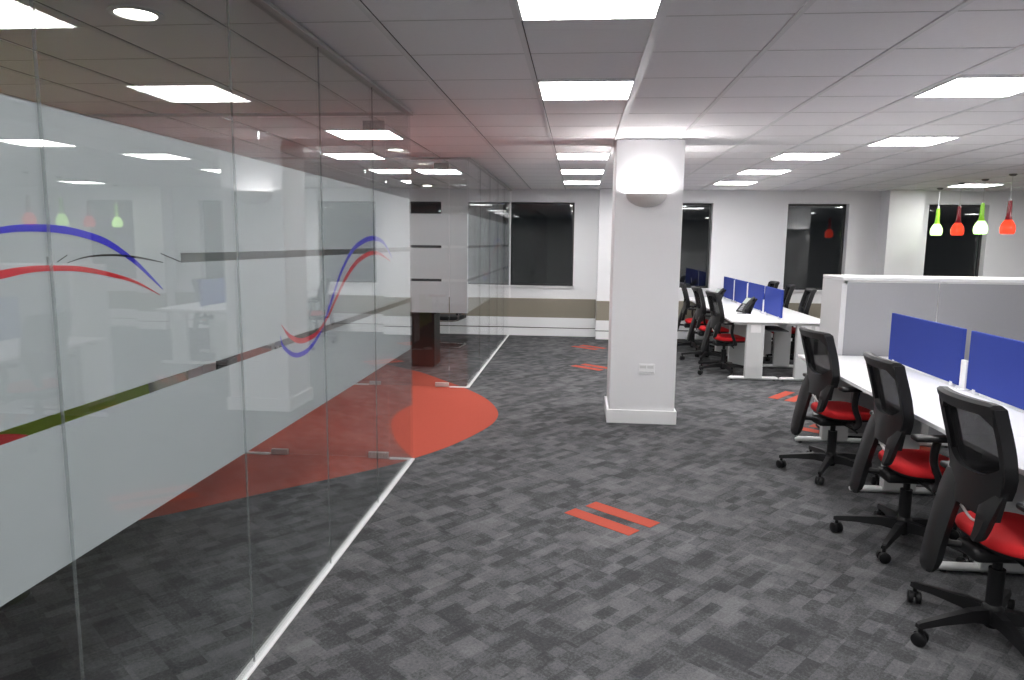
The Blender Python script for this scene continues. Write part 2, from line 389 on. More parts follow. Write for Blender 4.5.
# ------------------------------------------------------------------ ceiling lights
def ceiling_light(x, y, label, sx=0.60, sy=0.575):
    r = thing('ceiling_light', label, 'ceiling light', (x, y, HC), 0, 'square ceiling light panels')
    b = MB(); t = 0.012
    b.box((-sx / 2, -sy / 2, -0.003), (-sx / 2 + t, sy / 2, 0.011)); b.box((sx / 2 - t, -sy / 2, -0.003), (sx / 2, sy / 2, 0.011))
    b.box((-sx / 2 + t, -sy / 2, -0.003), (sx / 2 - t, -sy / 2 + t, 0.011)); b.box((-sx / 2 + t, sy / 2 - t, -0.003), (sx / 2 - t, sy / 2, 0.011))
    b.build('frame', 'barwhite', r)
    MB().box((-sx / 2 + t, -sy / 2 + t, 0.000), (sx / 2 - t, sy / 2 - t, 0.010)).build('diffuser', 'panel', r)
    return r
xa, xb, xc, xi = 0.015, 2.475, 3.095, -2.02
ceiling_light(xa, 3.055, 'square light panel cut by the top edge, nearest of the row left of the column')
ceiling_light(xa, 4.855, 'square light panel second in the row running towards the column')
ceiling_light(xa, 8.455, 'light panel just left of the column, nearest of three beyond it')
ceiling_light(xa, 10.255, 'light panel left of the column, middle of the three beyond it')
ceiling_light(xa, 12.055, 'light panel nearest the back wall, left of the column')
ceiling_light(xb, 4.855, 'large square light panel at the right edge above the near desks')
ceiling_light(xc, 7.255, 'light panel above the cupboards, second nearest on the right')
ceiling_light(xb, 8.455, 'light panel right of the column, nearest of the three over the far desks')
ceiling_light(xb, 10.255, 'light panel over the far desks, middle of three')
ceiling_light(xb, 12.055, 'light panel over the far desks nearest the back wall')
ceiling_light(6.32, 12.4, 'light panel beside the ceiling roses of the coloured pendants')
ceiling_light(xi, 6.75, 'light panel over the lobby between the two glass rooms')
ceiling_light(xi, 10.25, 'light panel inside the far glass room')
for (x, y) in ((xa, 1.255), (xa, -0.545), (xb, 1.255), (xb, -0.545), (4.975, 3.055), (4.975, 6.655), (4.975, 0.0), (6.865, 8.455), (6.865, 4.855), (9.385, 10.255), (9.385, 6.655), (9.385, 3.055), (11.905, 8.455), (11.905, 4.855)):
    ceiling_light(x, y, 'square light panel of the same kind outside the picture, over the open office')
ceiling_light(-4.375, 4.255, 'unseen light panel added to brighten the near glass room')  # added out of view to light the sofa and the room interior
ceiling_light(-4.375, 11.455, 'light panel deep in the far glass room, out of sight')
def downlight(x, y, label):
    r = thing('downlight', label, 'downlight', (x, y, HC), 0, None)
    MB().lathe([(0.085, 0.011), (0.112, 0.008), (0.115, 0.0), (0.108, -0.004), (0.088, -0.002)], n=28, cap=False).build('trim_ring', 'barwhite', r, smooth=True)
    MB().lathe([(0.001, 0.004), (0.087, 0.004), (0.087, 0.010), (0.001, 0.010)], n=28).build('lens', 'down', r)
downlight(-1.98, 3.16, 'round downlight in the ceiling of the near glass room')
downlight(-2.02, 7.85, 'round downlight in the lobby ceiling just before the far glass room')
downlight(-2.75, 12.9, 'round downlight at the back of the far glass room')

# ------------------------------------------------------------------ glass walls
GT = 0.006
BANDS = [(0.92, 1.300), (1.332, 1.703), (1.735, 2.110)]
def side_wall(name, label, ys, y_track, film='film'):
    r = thing(name, label, 'glass partition', (XG, ys[0], 0))
    y0 = ys[0]
    for a, b_ in zip(ys, ys[1:]):
        p = MB().box((-GT, a - y0 + 0.0025, 0.012), (GT, b_ - y0 - 0.0025, HC - 0.02)).build('glass_pane', 'glass', r)
        fm = MB()
        for z0, z1 in BANDS: fm.box((-GT - 0.0035, a - y0 + 0.0003, z0), (-GT - 0.0025, b_ - y0 - 0.0003, z1))
        if a < 2.3 and b_ > 0.5 and 'near' in label:      # the clear slit is broken where the left swoosh crosses it
            fm.box((-GT - 0.0035, max(a - y0 + 0.004, 0.9 + 2.3), 1.703), (-GT - 0.0025, min(b_ - y0 - 0.004, 2.31 + 2.3), 1.735))
        fm.build('frosted_film', film, p)
    j = MB()
    for a in ys[1:-1]: j.box((-GT + 0.002, a - y0 - 0.0018, 0.012), (GT - 0.002, a - y0 + 0.0018, HC - 0.02))
    j.build('joint', 'joint', r)
    MB().box((-0.020, 0, 0), (0.020, ys[-1] - y0, 0.012), 0.002).build('floor_track', 'track', r)
    b = MB(); b.box((-0.03, 0, HC - 0.022), (0.03, ys[-1] - y0, HC - 0.001), 0.002)
    b.build('head_track', 'headtrack', r)
    return r
near = side_wall('glass_partition', 'long near glass wall with frosted bands and two large blue and red swooshes', [-2.3, -1.3, -0.3, 0.70, 1.70, 2.70, 3.64, 4.58, YE], None)
far = side_wall('glass_partition', 'far glass side wall reaching the back wall beside the window', [YF, 9.6, 10.65, 11.7, 12.72, YB], None, 'filmfar')

# swoosh decals, on the film: local coords (y, z) on the glass plane
def swoosh(parent, y0, pts, mat, name, x=-GT - 0.0012):
    """pts: (Y, z, half width)"""
    P = smooth_path(pts, 7); L = []; R_ = []
    for i, (y, z, wd) in enumerate(P):
        a = P[max(i - 1, 0)]; b_ = P[min(i + 1, len(P) - 1)]
        t = Vector((b_[0] - a[0], b_[1] - a[1])).normalized(); n = Vector((-t.y, t.x))
        L.append((y - y0 + n.x * wd, z + n.y * wd)); R_.append((y - y0 - n.x * wd, z - n.y * wd))
    b = MB()
    rings = [[(x, l[0], l[1]), (x, r_[0], r_[1]), (x - 0.0006, r_[0], r_[1]), (x - 0.0006, l[0], l[1])] for l, r_ in zip(L, R_)]
    b.ring_loft(rings)
    return b.build(name, mat, parent)
SWOOSHES = {
    'blue2': [(3.093, 1.352, 0.0017), (3.122, 1.298, 0.007), (3.246, 1.241, 0.0091), (3.384, 1.235, 0.0095), (3.509, 1.267, 0.0083), (3.629, 1.33, 0.0076), (3.777, 1.461, 0.0085), (3.954, 1.612, 0.0094), (4.161, 1.727, 0.0111), (4.384, 1.781, 0.0123), (4.605, 1.799, 0.0122), (4.846, 1.768, 0.0095), (5.055, 1.662, 0.0021)],
    'red2': [(3.107, 1.401, 0.0013), (3.194, 1.339, 0.008), (3.324, 1.298, 0.0102), (3.469, 1.298, 0.0097), (3.584, 1.32, 0.008), (3.724, 1.384, 0.0073), (3.86, 1.471, 0.0086), (4.021, 1.569, 0.0107), (4.234, 1.655, 0.0124), (4.487, 1.699, 0.0113), (4.718, 1.699, 0.0079), (4.999, 1.642, 0.0021)],
    'blue1': [(1.387, 1.764, 0.0043), (1.547, 1.797, 0.0074), (1.639, 1.806, 0.0087), (1.741, 1.805, 0.0097), (1.834, 1.794, 0.0098), (1.935, 1.77, 0.0098), (2.046, 1.719, 0.0074), (2.128, 1.667, 0.0048), (2.194, 1.622, 0.0012)],
    'red1': [(1.377, 1.672, 0.0048), (1.536, 1.695, 0.0099), (1.628, 1.705, 0.0082), (1.713, 1.706, 0.0072), (1.824, 1.699, 0.0071), (1.948, 1.678, 0.006), (2.064, 1.649, 0.0038), (2.176, 1.604, 0.0009)],
    'black1': [(1.768, 1.718, 0.0007), (1.847, 1.732, 0.0018), (1.954, 1.735, 0.0025), (2.072, 1.726, 0.0026), (2.203, 1.707, 0.0012)],
    'black1a': [(1.732, 1.721, 0.001), (1.77, 1.738, 0.001)],
    'black1b': [(2.194, 1.736, 0.0015), (2.308, 1.706, 0.0016)],
}
def wid(L, k): return [(a, b_, c * k) for a, b_, c in L]
swoosh(near, -2.3, wid(SWOOSHES['blue1'], 1.0), 'blue', 'blue_swoosh')
swoosh(near, -2.3, wid(SWOOSHES['red1'], 1.0), 'red', 'red_swoosh')
swoosh(near, -2.3, wid(SWOOSHES['blue2'], 1.25), 'blue', 'blue_swoosh')
swoosh(near, -2.3, wid(SWOOSHES['red2'], 1.25), 'red', 'red_swoosh', -GT - 0.0006)
for k in ('black1', 'black1a', 'black1b'): swoosh(near, -2.3, wid(SWOOSHES[k], 1.2), 'darkcut', 'dark_cut')  # clear cuts in the film, darkness of the room behind painted as black strips
def farmap(L, y0, sy, dz, k): return [(y0 + (a - 3.1) * sy, b_ + dz, c * k) for a, b_, c in L]
swoosh(far, YF, farmap(SWOOSHES['blue2'], 9.95, 1.3, 0.02, 1.0), 'blue', 'blue_swoosh')
swoosh(far, YF, farmap(SWOOSHES['red2'], 9.95, 1.3, 0.02, 1.0), 'red', 'red_swoosh')
MB().box((-0.02, YB - YF - 0.03, 0), (0.02, YB - YF - 0.002, HC), 0.002).build('end_post', 'track', far)

def cross_wall(y, x_left, label_w, label_d, x_hinge=-1.52, dw=1.02, film='film', door_lab=''):
    """glass front facing the lobby: fixed pane, door, fixed panes"""
    r = thing('glass_partition', label_w, 'glass partition', (XG - 0.01, y, 0))
    def pane(x0, x1, z0=0.012):
        p = MB().box((x0 - XG + 0.01, -GT, z0), (x1 - XG + 0.01, GT, HC - 0.02)).build('glass_pane', 'glass', r)
        fm = MB()
        for a, b_ in BANDS: fm.box((x0 - XG + 0.012, GT + 0.0025, a), (x1 - XG + 0.008, GT + 0.0035, b_))
        fm.build('frosted_film', film, p)
    pane(x_hinge + 0.004, XG - 0.012)
    x = x_hinge - dw
    while x > x_left:
        pane(max(x - 1.05, x_left), x - 0.004); x -= 1.05
    for a, b_ in ((x_hinge, XG - 0.012), (x_left, x_hinge - dw)):
        MB().box((a - XG + 0.01, -0.02, 0), (b_ - XG + 0.01, 0.02, 0.012), 0.002).build('floor_track', 'track', r)
    MB().box((x_left - XG + 0.01, -0.02, HC - 0.022), (-0.002, 0.02, HC - 0.001), 0.002).build('head_track', 'headtrack', r)
    d = thing('glass_door', label_d, 'glass door', (x_hinge - 0.004, y, 0))
    p = MB().box((-dw + 0.008, -GT, 0.012), (0, GT, HC - 0.035)).build('door_pane', 'glass', d)
    fm = MB()
    for a, b_ in BANDS: fm.box((-dw + 0.01, GT + 0.0025, a), (-0.002, GT + 0.0035, b_))
    fm.build('frosted_film', film, p)
    MB().box((-0.17, -0.018, 0.006), (-0.002, 0.018, 0.056), 0.003).build('patch_fitting', 'steel', d)
    MB().box((-0.17, -0.018, HC - 0.13), (-0.002, 0.018, HC - 0.062), 0.003).build('patch_fitting', 'darksteel', d)
    h = MB()
    for s_ in (-1, 1):
        h.tube([(-dw + 0.08, s_ * 0.045, 0.85), (-dw + 0.08, s_ * 0.045, 1.35)], 0.011)
        for z in (0.92, 1.28): h.tube([(-dw + 0.08, s_ * 0.006, z), (-dw + 0.08, s_ * 0.045, z)], 0.007)
    h.build('pull_handle', 'steel', d, smooth=True)
    MB().box((-dw + 0.02, -0.018, 0.006), (-dw + 0.16, 0.018, 0.05), 0.003).build('lock_fitting', 'steel', d)
cross_wall(YE - 0.01, XL, 'glass end wall of the near room, crossing to the left behind the long glass', 'clear glass door beside the corner of the near room, seen through the long glass')
cross_wall(YF + 0.01, XL, 'glass front of the far room facing the red walkway', 'frosted glass door of the far room on steel floor pivot', x_hinge=-1.56, film='filmfar')

# ------------------------------------------------------------------ furniture behind the glass
def sofa():
    r = thing('sofa', 'long green sofa seen through the clear slit in the near glass', 'sofa', (-3.20, 3.60, 0))
    # outer back faces the glass, rolled top
    prof = [(0.00, 0.10), (0.0, 0.62), (0.02, 0.80), (0.10, 0.90), (0.20, 0.86), (0.24, 0.74), (0.24, 0.10)]
    b = MB(); n = 10; rings = []
    for k in range(n + 1):
        y = -1.18 + 2.36 * k / n; dz = 0.05 * math.cos(PI * (k / n - 0.5))
        rings.append([(0.15 - px, y, pz + (dz if pz > 0.5 else 0)) for px, pz in prof])
    b.ring_loft(rings); b.build('back', 'green', r, smooth=True)
    MB().box((-0.72, -1.18, 0.10), (-0.08, 1.18, 0.30), 0.03).build('base', 'green', r, smooth=True)
    for k in range(3):
        MB().box((-0.75, -1.0 + k * 0.667 + 0.005, 0.30), (-0.08, -1.0 + (k + 1) * 0.667 - 0.005, 0.47), 0.045, seg=3).build('seat_cushion', 'green', r, smooth=True)
    for s_ in (-1, 1):
        MB().box((-0.72, s_ * 1.10 - 0.09, 0.10), (-0.05, s_ * 1.10 + 0.09, 0.66), 0.05, seg=3).build('arm', 'green', r, smooth=True)
    for sx in (-0.66, 0.05):
        for sy in (-1.05, 1.05): MB().tube([(sx, sy, 0), (sx, sy, 0.12)], 0.02).build('leg', 'black', r)
    MB().tube([(0.155, -1.15, 0.775), (0.155, -0.4, 0.80), (0.155, 0.5, 0.81), (0.155, 1.15, 0.765)], 0.008).build('piping', 'deskdark', r)
    return r
sofa()
r = thing('stool', 'red topped round stool in front of the green sofa behind the near glass', 'stool', (-2.80, 3.08, 0))
MB().lathe([(0.01, 0.70), (0.17, 0.70), (0.20, 0.72), (0.205, 0.77), (0.18, 0.798), (0.01, 0.802)], n=28).build('cushion', 'seat', r, smooth=True)
MB().lathe([(0.001, 0), (0.12, 0), (0.115, 0.012), (0.025, 0.02), (0.022, 0.70), (0.001, 0.70)], n=24).build('pedestal', 'black', r, smooth=True)
def cabinet(loc, w_, d_, h_, mat, label, name='cabinet', cat='cabinet'):
    r = thing(name, label, cat, loc)
    MB().box((-d_ / 2, -w_ / 2, 0.05), (d_ / 2 - 0.02, w_ / 2, h_ - 0.025)).build('body', mat, r)
    MB().box((-d_ / 2, -w_ / 2 - 0.005, h_ - 0.025), (d_ / 2 + 0.005, w_ / 2 + 0.005, h_), 0.004).build('top', mat, r)
    MB().box((-d_ / 2 + 0.02, -w_ / 2 + 0.02, 0), (d_ / 2 - 0.04, w_ / 2 - 0.02, 0.05)).build('plinth', 'black', r)
    for s_ in (0, 1):
        dd = MB().box((d_ / 2 - 0.018, -w_ / 2 + s_ * w_ / 2 + 0.003, 0.06), (d_ / 2, s_ * w_ / 2 - 0.003, h_ - 0.032), 0.003).build('door', mat, r)
        y_ = -0.04 if s_ == 0 else 0.04
        MB().tube([(d_ / 2 + 0.018, y_, h_ * 0.55), (d_ / 2 + 0.018, y_, h_ * 0.75)], 0.006).build('handle', 'steel', dd)
    return r
cabinet((-2.98, 5.00, 0), 0.40, 0.42, 0.92, 'cuptop', 'small white two door cabinet at the end of the green sofa')
cabinet((-2.98, 5.385, 0), 0.32, 0.42, 0.86, 'wood', 'small black cabinet beside the white one behind the near glass')
# far room: black pedestal table and chairs on chrome sleds
r = thing('meeting_table', 'black meeting table with solid end behind the far glass front', 'table', (-2.45, 10.35, 0))
MB().box((-1.6, -0.45, 0.76), (0.45, 0.55, 0.80), 0.006).build('table_top', 'wood', r)
MB().box((0.08, -0.40, 0), (0.42, 0.02, 0.76), 0.005).build('end_panel', 'wood', r)
MB().box((-1.5, -0.40, 0), (-1.1, 0.02, 0.76), 0.005).build('end_panel', 'wood', r)
MB().box((-1.1, -0.2, 0.3), (0.08, -0.16, 0.76)).build('modesty_panel', 'wood', r)
def sled_chair(loc, rz, label, group=None):
    r = thing('cantilever_chair', label, 'chair', loc, rz, group)
    MB().box((-0.24, -0.24, 0.46), (0.24, 0.24, 0.53), 0.03, seg=3).build('seat', 'black', r, smooth=True)
    MB().box((-0.26, -0.23, 0.55), (-0.21, 0.23, 0.95), 0.02, rot=Matrix.Rotation(-0.12, 3, 'Y'), seg=3).build('backrest', 'black', r, smooth=True)
    for s_ in (-1, 1):
        MB().tube(smooth_path([(-0.27, s_ * 0.25, 0.90), (-0.24, s_ * 0.25, 0.55), (-0.20, s_ * 0.25, 0.47), (0.18, s_ * 0.25, 0.45), (0.24, s_ * 0.25, 0.40), (0.25, s_ * 0.25, 0.05), (0.20, s_ * 0.25, 0.012), (-0.24, s_ * 0.25, 0.012)], 5), 0.0115, n=10).build('sled_frame', 'chrome', r, smooth=True)
    MB().tube([(-0.24, -0.25, 0.012), (-0.24, 0.25, 0.012)], 0.0115).build('rear_bar', 'chrome', r)
    return r
sled_chair((-2.20, 12.0, 0), PI * 0.97, 'black chair on chrome sled frame behind the far glass door')
sled_chair((-2.9, 12.1, 0), PI, 'black chair on chrome sled frame mostly hidden by the black table')

# ------------------------------------------------------------------ desks
DZ = 0.80
def desk(name, x0, x1, y0, y1, label, group, chamfer=None):
    r = thing(name, label, 'desk', ((x0 + x1) / 2, (y0 + y1) / 2, 0), 0, group)
    w_, l_ = (x1 - x0) / 2, (y1 - y0) / 2
    b = MB(); b.box((-w_, -l_ + 0.002, DZ - 0.027), (w_, l_ - 0.002, DZ), 0.004)
    top = b.build('desktop', 'desk', r)
    # T-leg: broad upright with cover plate, foot bar; cross beam
    return r
def t_leg(r, lx, ly, fh=0.322):
    b = MB()
    b.box((lx - 0.115, ly - 0.035, 0.03), (lx + 0.115, ly + 0.035, DZ - 0.03), 0.006)
    l = b.build('leg', 'deskedge', r)
    MB().box((lx - 0.065, ly - 0.039, DZ - 0.16), (lx + 0.065, ly - 0.034, DZ - 0.055), 0.002).build('cable_cover', 'cup', l)
    MB().tube([(lx - fh, ly, 0.026), (lx - fh + 0.03, ly, 0.032), (lx + fh - 0.03, ly, 0.032), (lx + fh, ly, 0.026)], 0.024, n=12, rr=[0.014, 0.024, 0.024, 0.014]).build('foot', 'foot', l, smooth=True)
    for s_ in (-1, 1):
        MB().tube([(lx + s_ * (fh - 0.045), ly, 0), (lx + s_ * (fh - 0.045), ly, 0.014)], 0.018).build('glide', 'black', l)
    MB().box((lx - fh + 0.05, ly - 0.03, DZ - 0.062), (lx + fh - 0.05, ly + 0.03, DZ - 0.028)).build('top_arm', 'deskedge', l)
def bank(xs, ylist, feet, labs, grp, ends=None):
    out = []
    for (x0, x1), L in zip(xs, labs):
        for (a, b_), lab in zip(zip(ylist, ylist[1:]), L):
            r = desk('desk', x0, x1, a, b_, lab, grp)
            yc = (a + b_) / 2; xc_ = (x0 + x1) / 2
            side = -1 if x0 < 2.5 else 1
            MB().box((-0.03, -(b_ - a) / 2 + 0.06, DZ - 0.09), (0.03, (b_ - a) / 2 - 0.06, DZ - 0.03)).build('beam', 'deskedge', r)
            t_leg(r, 0, -(b_ - a) / 2 + 0.07, (x1 - x0) / 2 - 0.006)
            if abs(b_ - ylist[-1]) < 1e-6: t_leg(r, 0, (b_ - a) / 2 - 0.07, (x1 - x0) / 2 - 0.006)
            MB().box((-side * 0.26 - 0.06, -(b_ - a) / 2 + 0.1, DZ - 0.15), (-side * 0.26 + 0.06, (b_ - a) / 2 - 0.1, DZ - 0.135)).build('cable_tray', 'deskdark', r)
            out.append(r)
    return out
XA, XM, XB = 2.00, 2.685, 3.37
yn = [2.62, 3.895, 5.17, 6.64]
bank([(XA, XM - 0.004), (XM + 0.004, XB)], yn, None,
     [['white desk nearest the camera, cut by the right edge', 'white desk behind the middle near chair', 'white desk at the far end of the near bank, touching the cupboards'],
      ['white desk nearest the camera on the hidden side of the blue screens', 'white desk behind the second blue screen of the near bank', 'white desk beyond the blue screen next to the cupboards']], 'white desks of the near bank')
yf = [9.52, 10.55, 11.58, 12.61, 13.60]
bank([(XA, XM - 0.03), (XM - 0.024, 3.27)], yf, None,
     [['white desk at the near end of the far bank, chair on its left', 'white desk second in the far bank carrying the nearer telephone', 'white desk third in the far bank', 'white desk of the far bank against the back wall'],
      ['white desk at the near end of the far bank, right of the blue screens', 'second white desk right of the far blue screens', 'third white desk right of the far blue screens', 'white desk right of the far screens against the back wall']], 'white desks of the far bank')
def screen(y0, y1, z0, z1, label, group, x=XM - 0.008):
    r = thing('desk_screen', label, 'desk screen', (x, (y0 + y1) / 2, DZ), 0, group)
    l = (y1 - y0) / 2
    MB().box((-0.013, -l, z0 - DZ), (0.013, l, z1 - DZ), 0.004).build('fabric_panel', 'screen', r)
    for s_ in (-1, 1):
        MB().box((-0.015, s_ * (l - 0.10) - 0.02, 0.0005), (0.015, s_ * (l - 0.10) + 0.02, z0 - DZ + 0.012), 0.003).build('clamp', 'foot', r)
    return r
for a, b_, t in ((2.72, 3.84, 'blue fabric desk screen nearest the camera beyond the picture edge'), (3.90, 5.09, 'blue desk screen cut by the right edge of the picture'), (5.19, 6.34, 'blue desk screen in front of the grey cupboards')):
    screen(a, b_, 0.822, 1.222, t, 'blue screens of the near bank')
for (a, b_), t in zip(((9.64, 10.50), (10.62, 11.52), (11.64, 12.50), (12.62, 13.45)), ('nearest blue desk screen of the far bank', 'second blue screen of the far bank, behind the nearer telephone', 'third blue screen of the far bank', 'farthest blue desk screen, beside the back wall')):
    screen(a, b_, 0.83, 1.20, t, 'blue screens of the far bank', x=XM - 0.02)
def post(x, y, h, label, group=None):
    r = thing('cable_post', label, 'cable post', (x, y, DZ), 0, group)
    MB().box((-0.012, -0.036, 0.001), (0.012, 0.036, h), 0.004).build('column', 'skirt', r)
    MB().box((-0.035, -0.034, 0.001), (0.035, 0.034, 0.012), 0.003).build('base_plate', 'skirt', r)
post(XM - 0.012, 5.14, 0.21, 'white upright bracket between the two blue screens of the near desks')
for y, t in ((10.56, 'first'), (11.58, 'second'), (12.56, 'third')):
    post(XM - 0.02, y, 0.2 if t == 'first' else 0.38, 'white upright bracket in the %s gap between the far blue screens' % t, None)

# ------------------------------------------------------------------ cupboards behind the near desks
def cupboard(x0, x1, label):
    y0, y1, h = 6.70, 7.22, 1.505
    r = thing('storage_cupboard', label, 'cupboard', ((x0 + x1) / 2, (y0 + y1) / 2, 0), 0, None)
    w_ = (x1 - x0) / 2 - 0.001; d_ = (y1 - y0) / 2
    b = MB()
    b.box((-w_, -d_, 0.04), (-w_ + 0.05, d_, h - 0.03)); b.box((w_ - 0.02, -d_, 0.04), (w_, d_, h - 0.03))
    b.box((-w_ + 0.02, -d_, 0.04), (w_ - 0.02, d_, 0.07)); b.box((-w_ + 0.02, -d_, h - 0.06), (w_ - 0.02, d_, h - 0.03))
    b.build('body', 'cup', r)
    MB().box((-w_ + (0.045 if x0 < 2.4 else 0.004), -d_ - 0.004, 0.07), (w_ - 0.004, -d_ + 0.03, h - 0.045)).build('back_panel', 'cuppanel', r)
    MB().box((-w_ + 0.02, d_ - 0.03, 0.07), (w_ - 0.02, d_ - 0.012, h - 0.06)).build('door', 'cup', r)
    MB().box((-w_, -d_ - 0.01, h - 0.028), (w_, d_ + 0.005, h), 0.003).build('top', 'cuptop', r)
    MB().box((-w_ + 0.02, -d_ + 0.02, 0), (w_ - 0.02, d_ - 0.02, 0.04)).build('plinth', 'black', r)
cupboard(2.365, 3.199, 'tall grey cupboard with its pale side panel towards the column')
cupboard(3.201, 4.034, 'tall grey cupboard second from the column behind the blue screens')
cupboard(4.036, 4.87, 'tall grey cupboard at the right edge of the picture')

# ------------------------------------------------------------------ telephones
def phone(loc, rz, label):
    r = thing('desk_telephone', label, 'telephone', loc, rz, 'black desk telephones')
    T = Matrix.Translation((-0.13, 0, 0.012)) @ Matrix.Rotation(math.radians(-47), 4, 'Y')
    def put(b, name, mat, par=r, smooth=False):
        bmesh.ops.transform(b.bm, matrix=T, verts=b.bm.verts); return b.build(name, mat, par, smooth)
    # tilted slab, propped by a foot behind
    body = put(MB().box((0.0, -0.11, 0.0), (0.27, 0.12, 0.024), 0.006), 'body', 'black')
    b = MB(); b.box((-0.012, -0.09, 0.0), (0.012, 0.10, 0.215), 0.005, rot=Matrix.Rotation(math.radians(24), 3, 'Y'), piv=(0, 0, 0.215))
    for v in b.bm.verts: v.co += Vector((0.035, 0, -0.012))
    zmin = min(v.co.z for v in b.bm.verts)
    for v in b.bm.verts: v.co.z -= zmin - 0.001
    b.build('stand', 'black', r)
    put(MB().box((0.15, -0.035, 0.024), (0.255, 0.105, 0.030), 0.003), 'display', 'lcd')
    b = MB()
    for i in range(3):
        for j in range(4): b.box((0.018 + j * 0.030, -0.028 + i * 0.034, 0.024), (0.038 + j * 0.030, -0.004 + i * 0.034, 0.031))
    put(b, 'keypad', 'phonekey')
    put(MB().tube(smooth_path([(0.0, -0.075, 0.045), (0.02, -0.075, 0.055), (0.13, -0.075, 0.068), (0.235, -0.075, 0.055), (0.26, -0.075, 0.045)], 4), 0.02, n=10, flat=0.75), 'handset', 'rim', smooth=True)
    for x in (0.03, 0.235): put(MB().tube([(x, -0.075, 0.022), (x, -0.075, 0.05)], 0.026, n=12), 'cradle', 'black')
    p = []
    for k in range(40): a = k * 1.3; p.append((-0.13 - 0.16 * k / 40, -0.10 + 0.008 * math.sin(a), 0.014 + 0.008 * math.cos(a)))
    MB().tube(p, 0.003, n=6).build('coiled_cord', 'black', r)
phone((2.46, 10.55, DZ), 0.45, 'black desk telephone on the nearer part of the far desks')
phone((2.42, 12.55, DZ), 0.45, 'black desk telephone further back on the far desks, beside the window')

# ------------------------------------------------------------------ pendants
def pendant(x, y, zb, kind, label):
    r = thing('pendant_lamp', label, 'pendant lamp', (x, y, HC), 0, None)
    L = HC - zb
    gm, nm = ('greenglow', 'greenneck') if kind == 'green' else ('redglow', 'redneck')
    MB().lathe([(0.001, 0), (0.045, -0.0), (0.05, -0.012), (0.03, -0.028), (0.001, -0.03)], n=20).build('ceiling_rose', 'darksteel', r, smooth=True)
    MB().tube([(0, 0, -0.02), (0, 0, -L + 0.47)], 0.0035, n=6).build('cable', 'cable', r)
    MB().lathe([(0.001, -L + 0.50), (0.014, -L + 0.50), (0.018, -L + 0.44), (0.001, -L + 0.44)], n=14).build('cap', 'steel', r)
    MB().lathe([(0.016, -L + 0.45), (0.026, -L + 0.44), (0.029, -L + 0.34), (0.032, -L + 0.25), (0.044, -L + 0.19), (0.038, -L + 0.19), (0.027, -L + 0.25), (0.024, -L + 0.34), (0.016, -L + 0.45)], n=24, cap=False).build('neck', nm, r, smooth=True)
    MB().lathe([(0.043, -L + 0.191), (0.068, -L + 0.155), (0.088, -L + 0.11), (0.094, -L + 0.065), (0.088, -L + 0.022), (0.076, -L), (0.071, -L), (0.082, -L + 0.024), (0.087, -L + 0.065), (0.081, -L + 0.108), (0.062, -L + 0.15), (0.037, -L + 0.191)], n=28, cap=False).build('shade', gm, r, smooth=True)
    MB().lathe([(0.001, -L + 0.10), (0.03, -L + 0.085), (0.036, -L + 0.055), (0.02, -L + 0.03), (0.001, -L + 0.026)], n=16).build('bulb', 'whitelamp', r, smooth=True)
for x, y, z, k, t in PENDANTS:
    pendant(x, y, z, k, t)

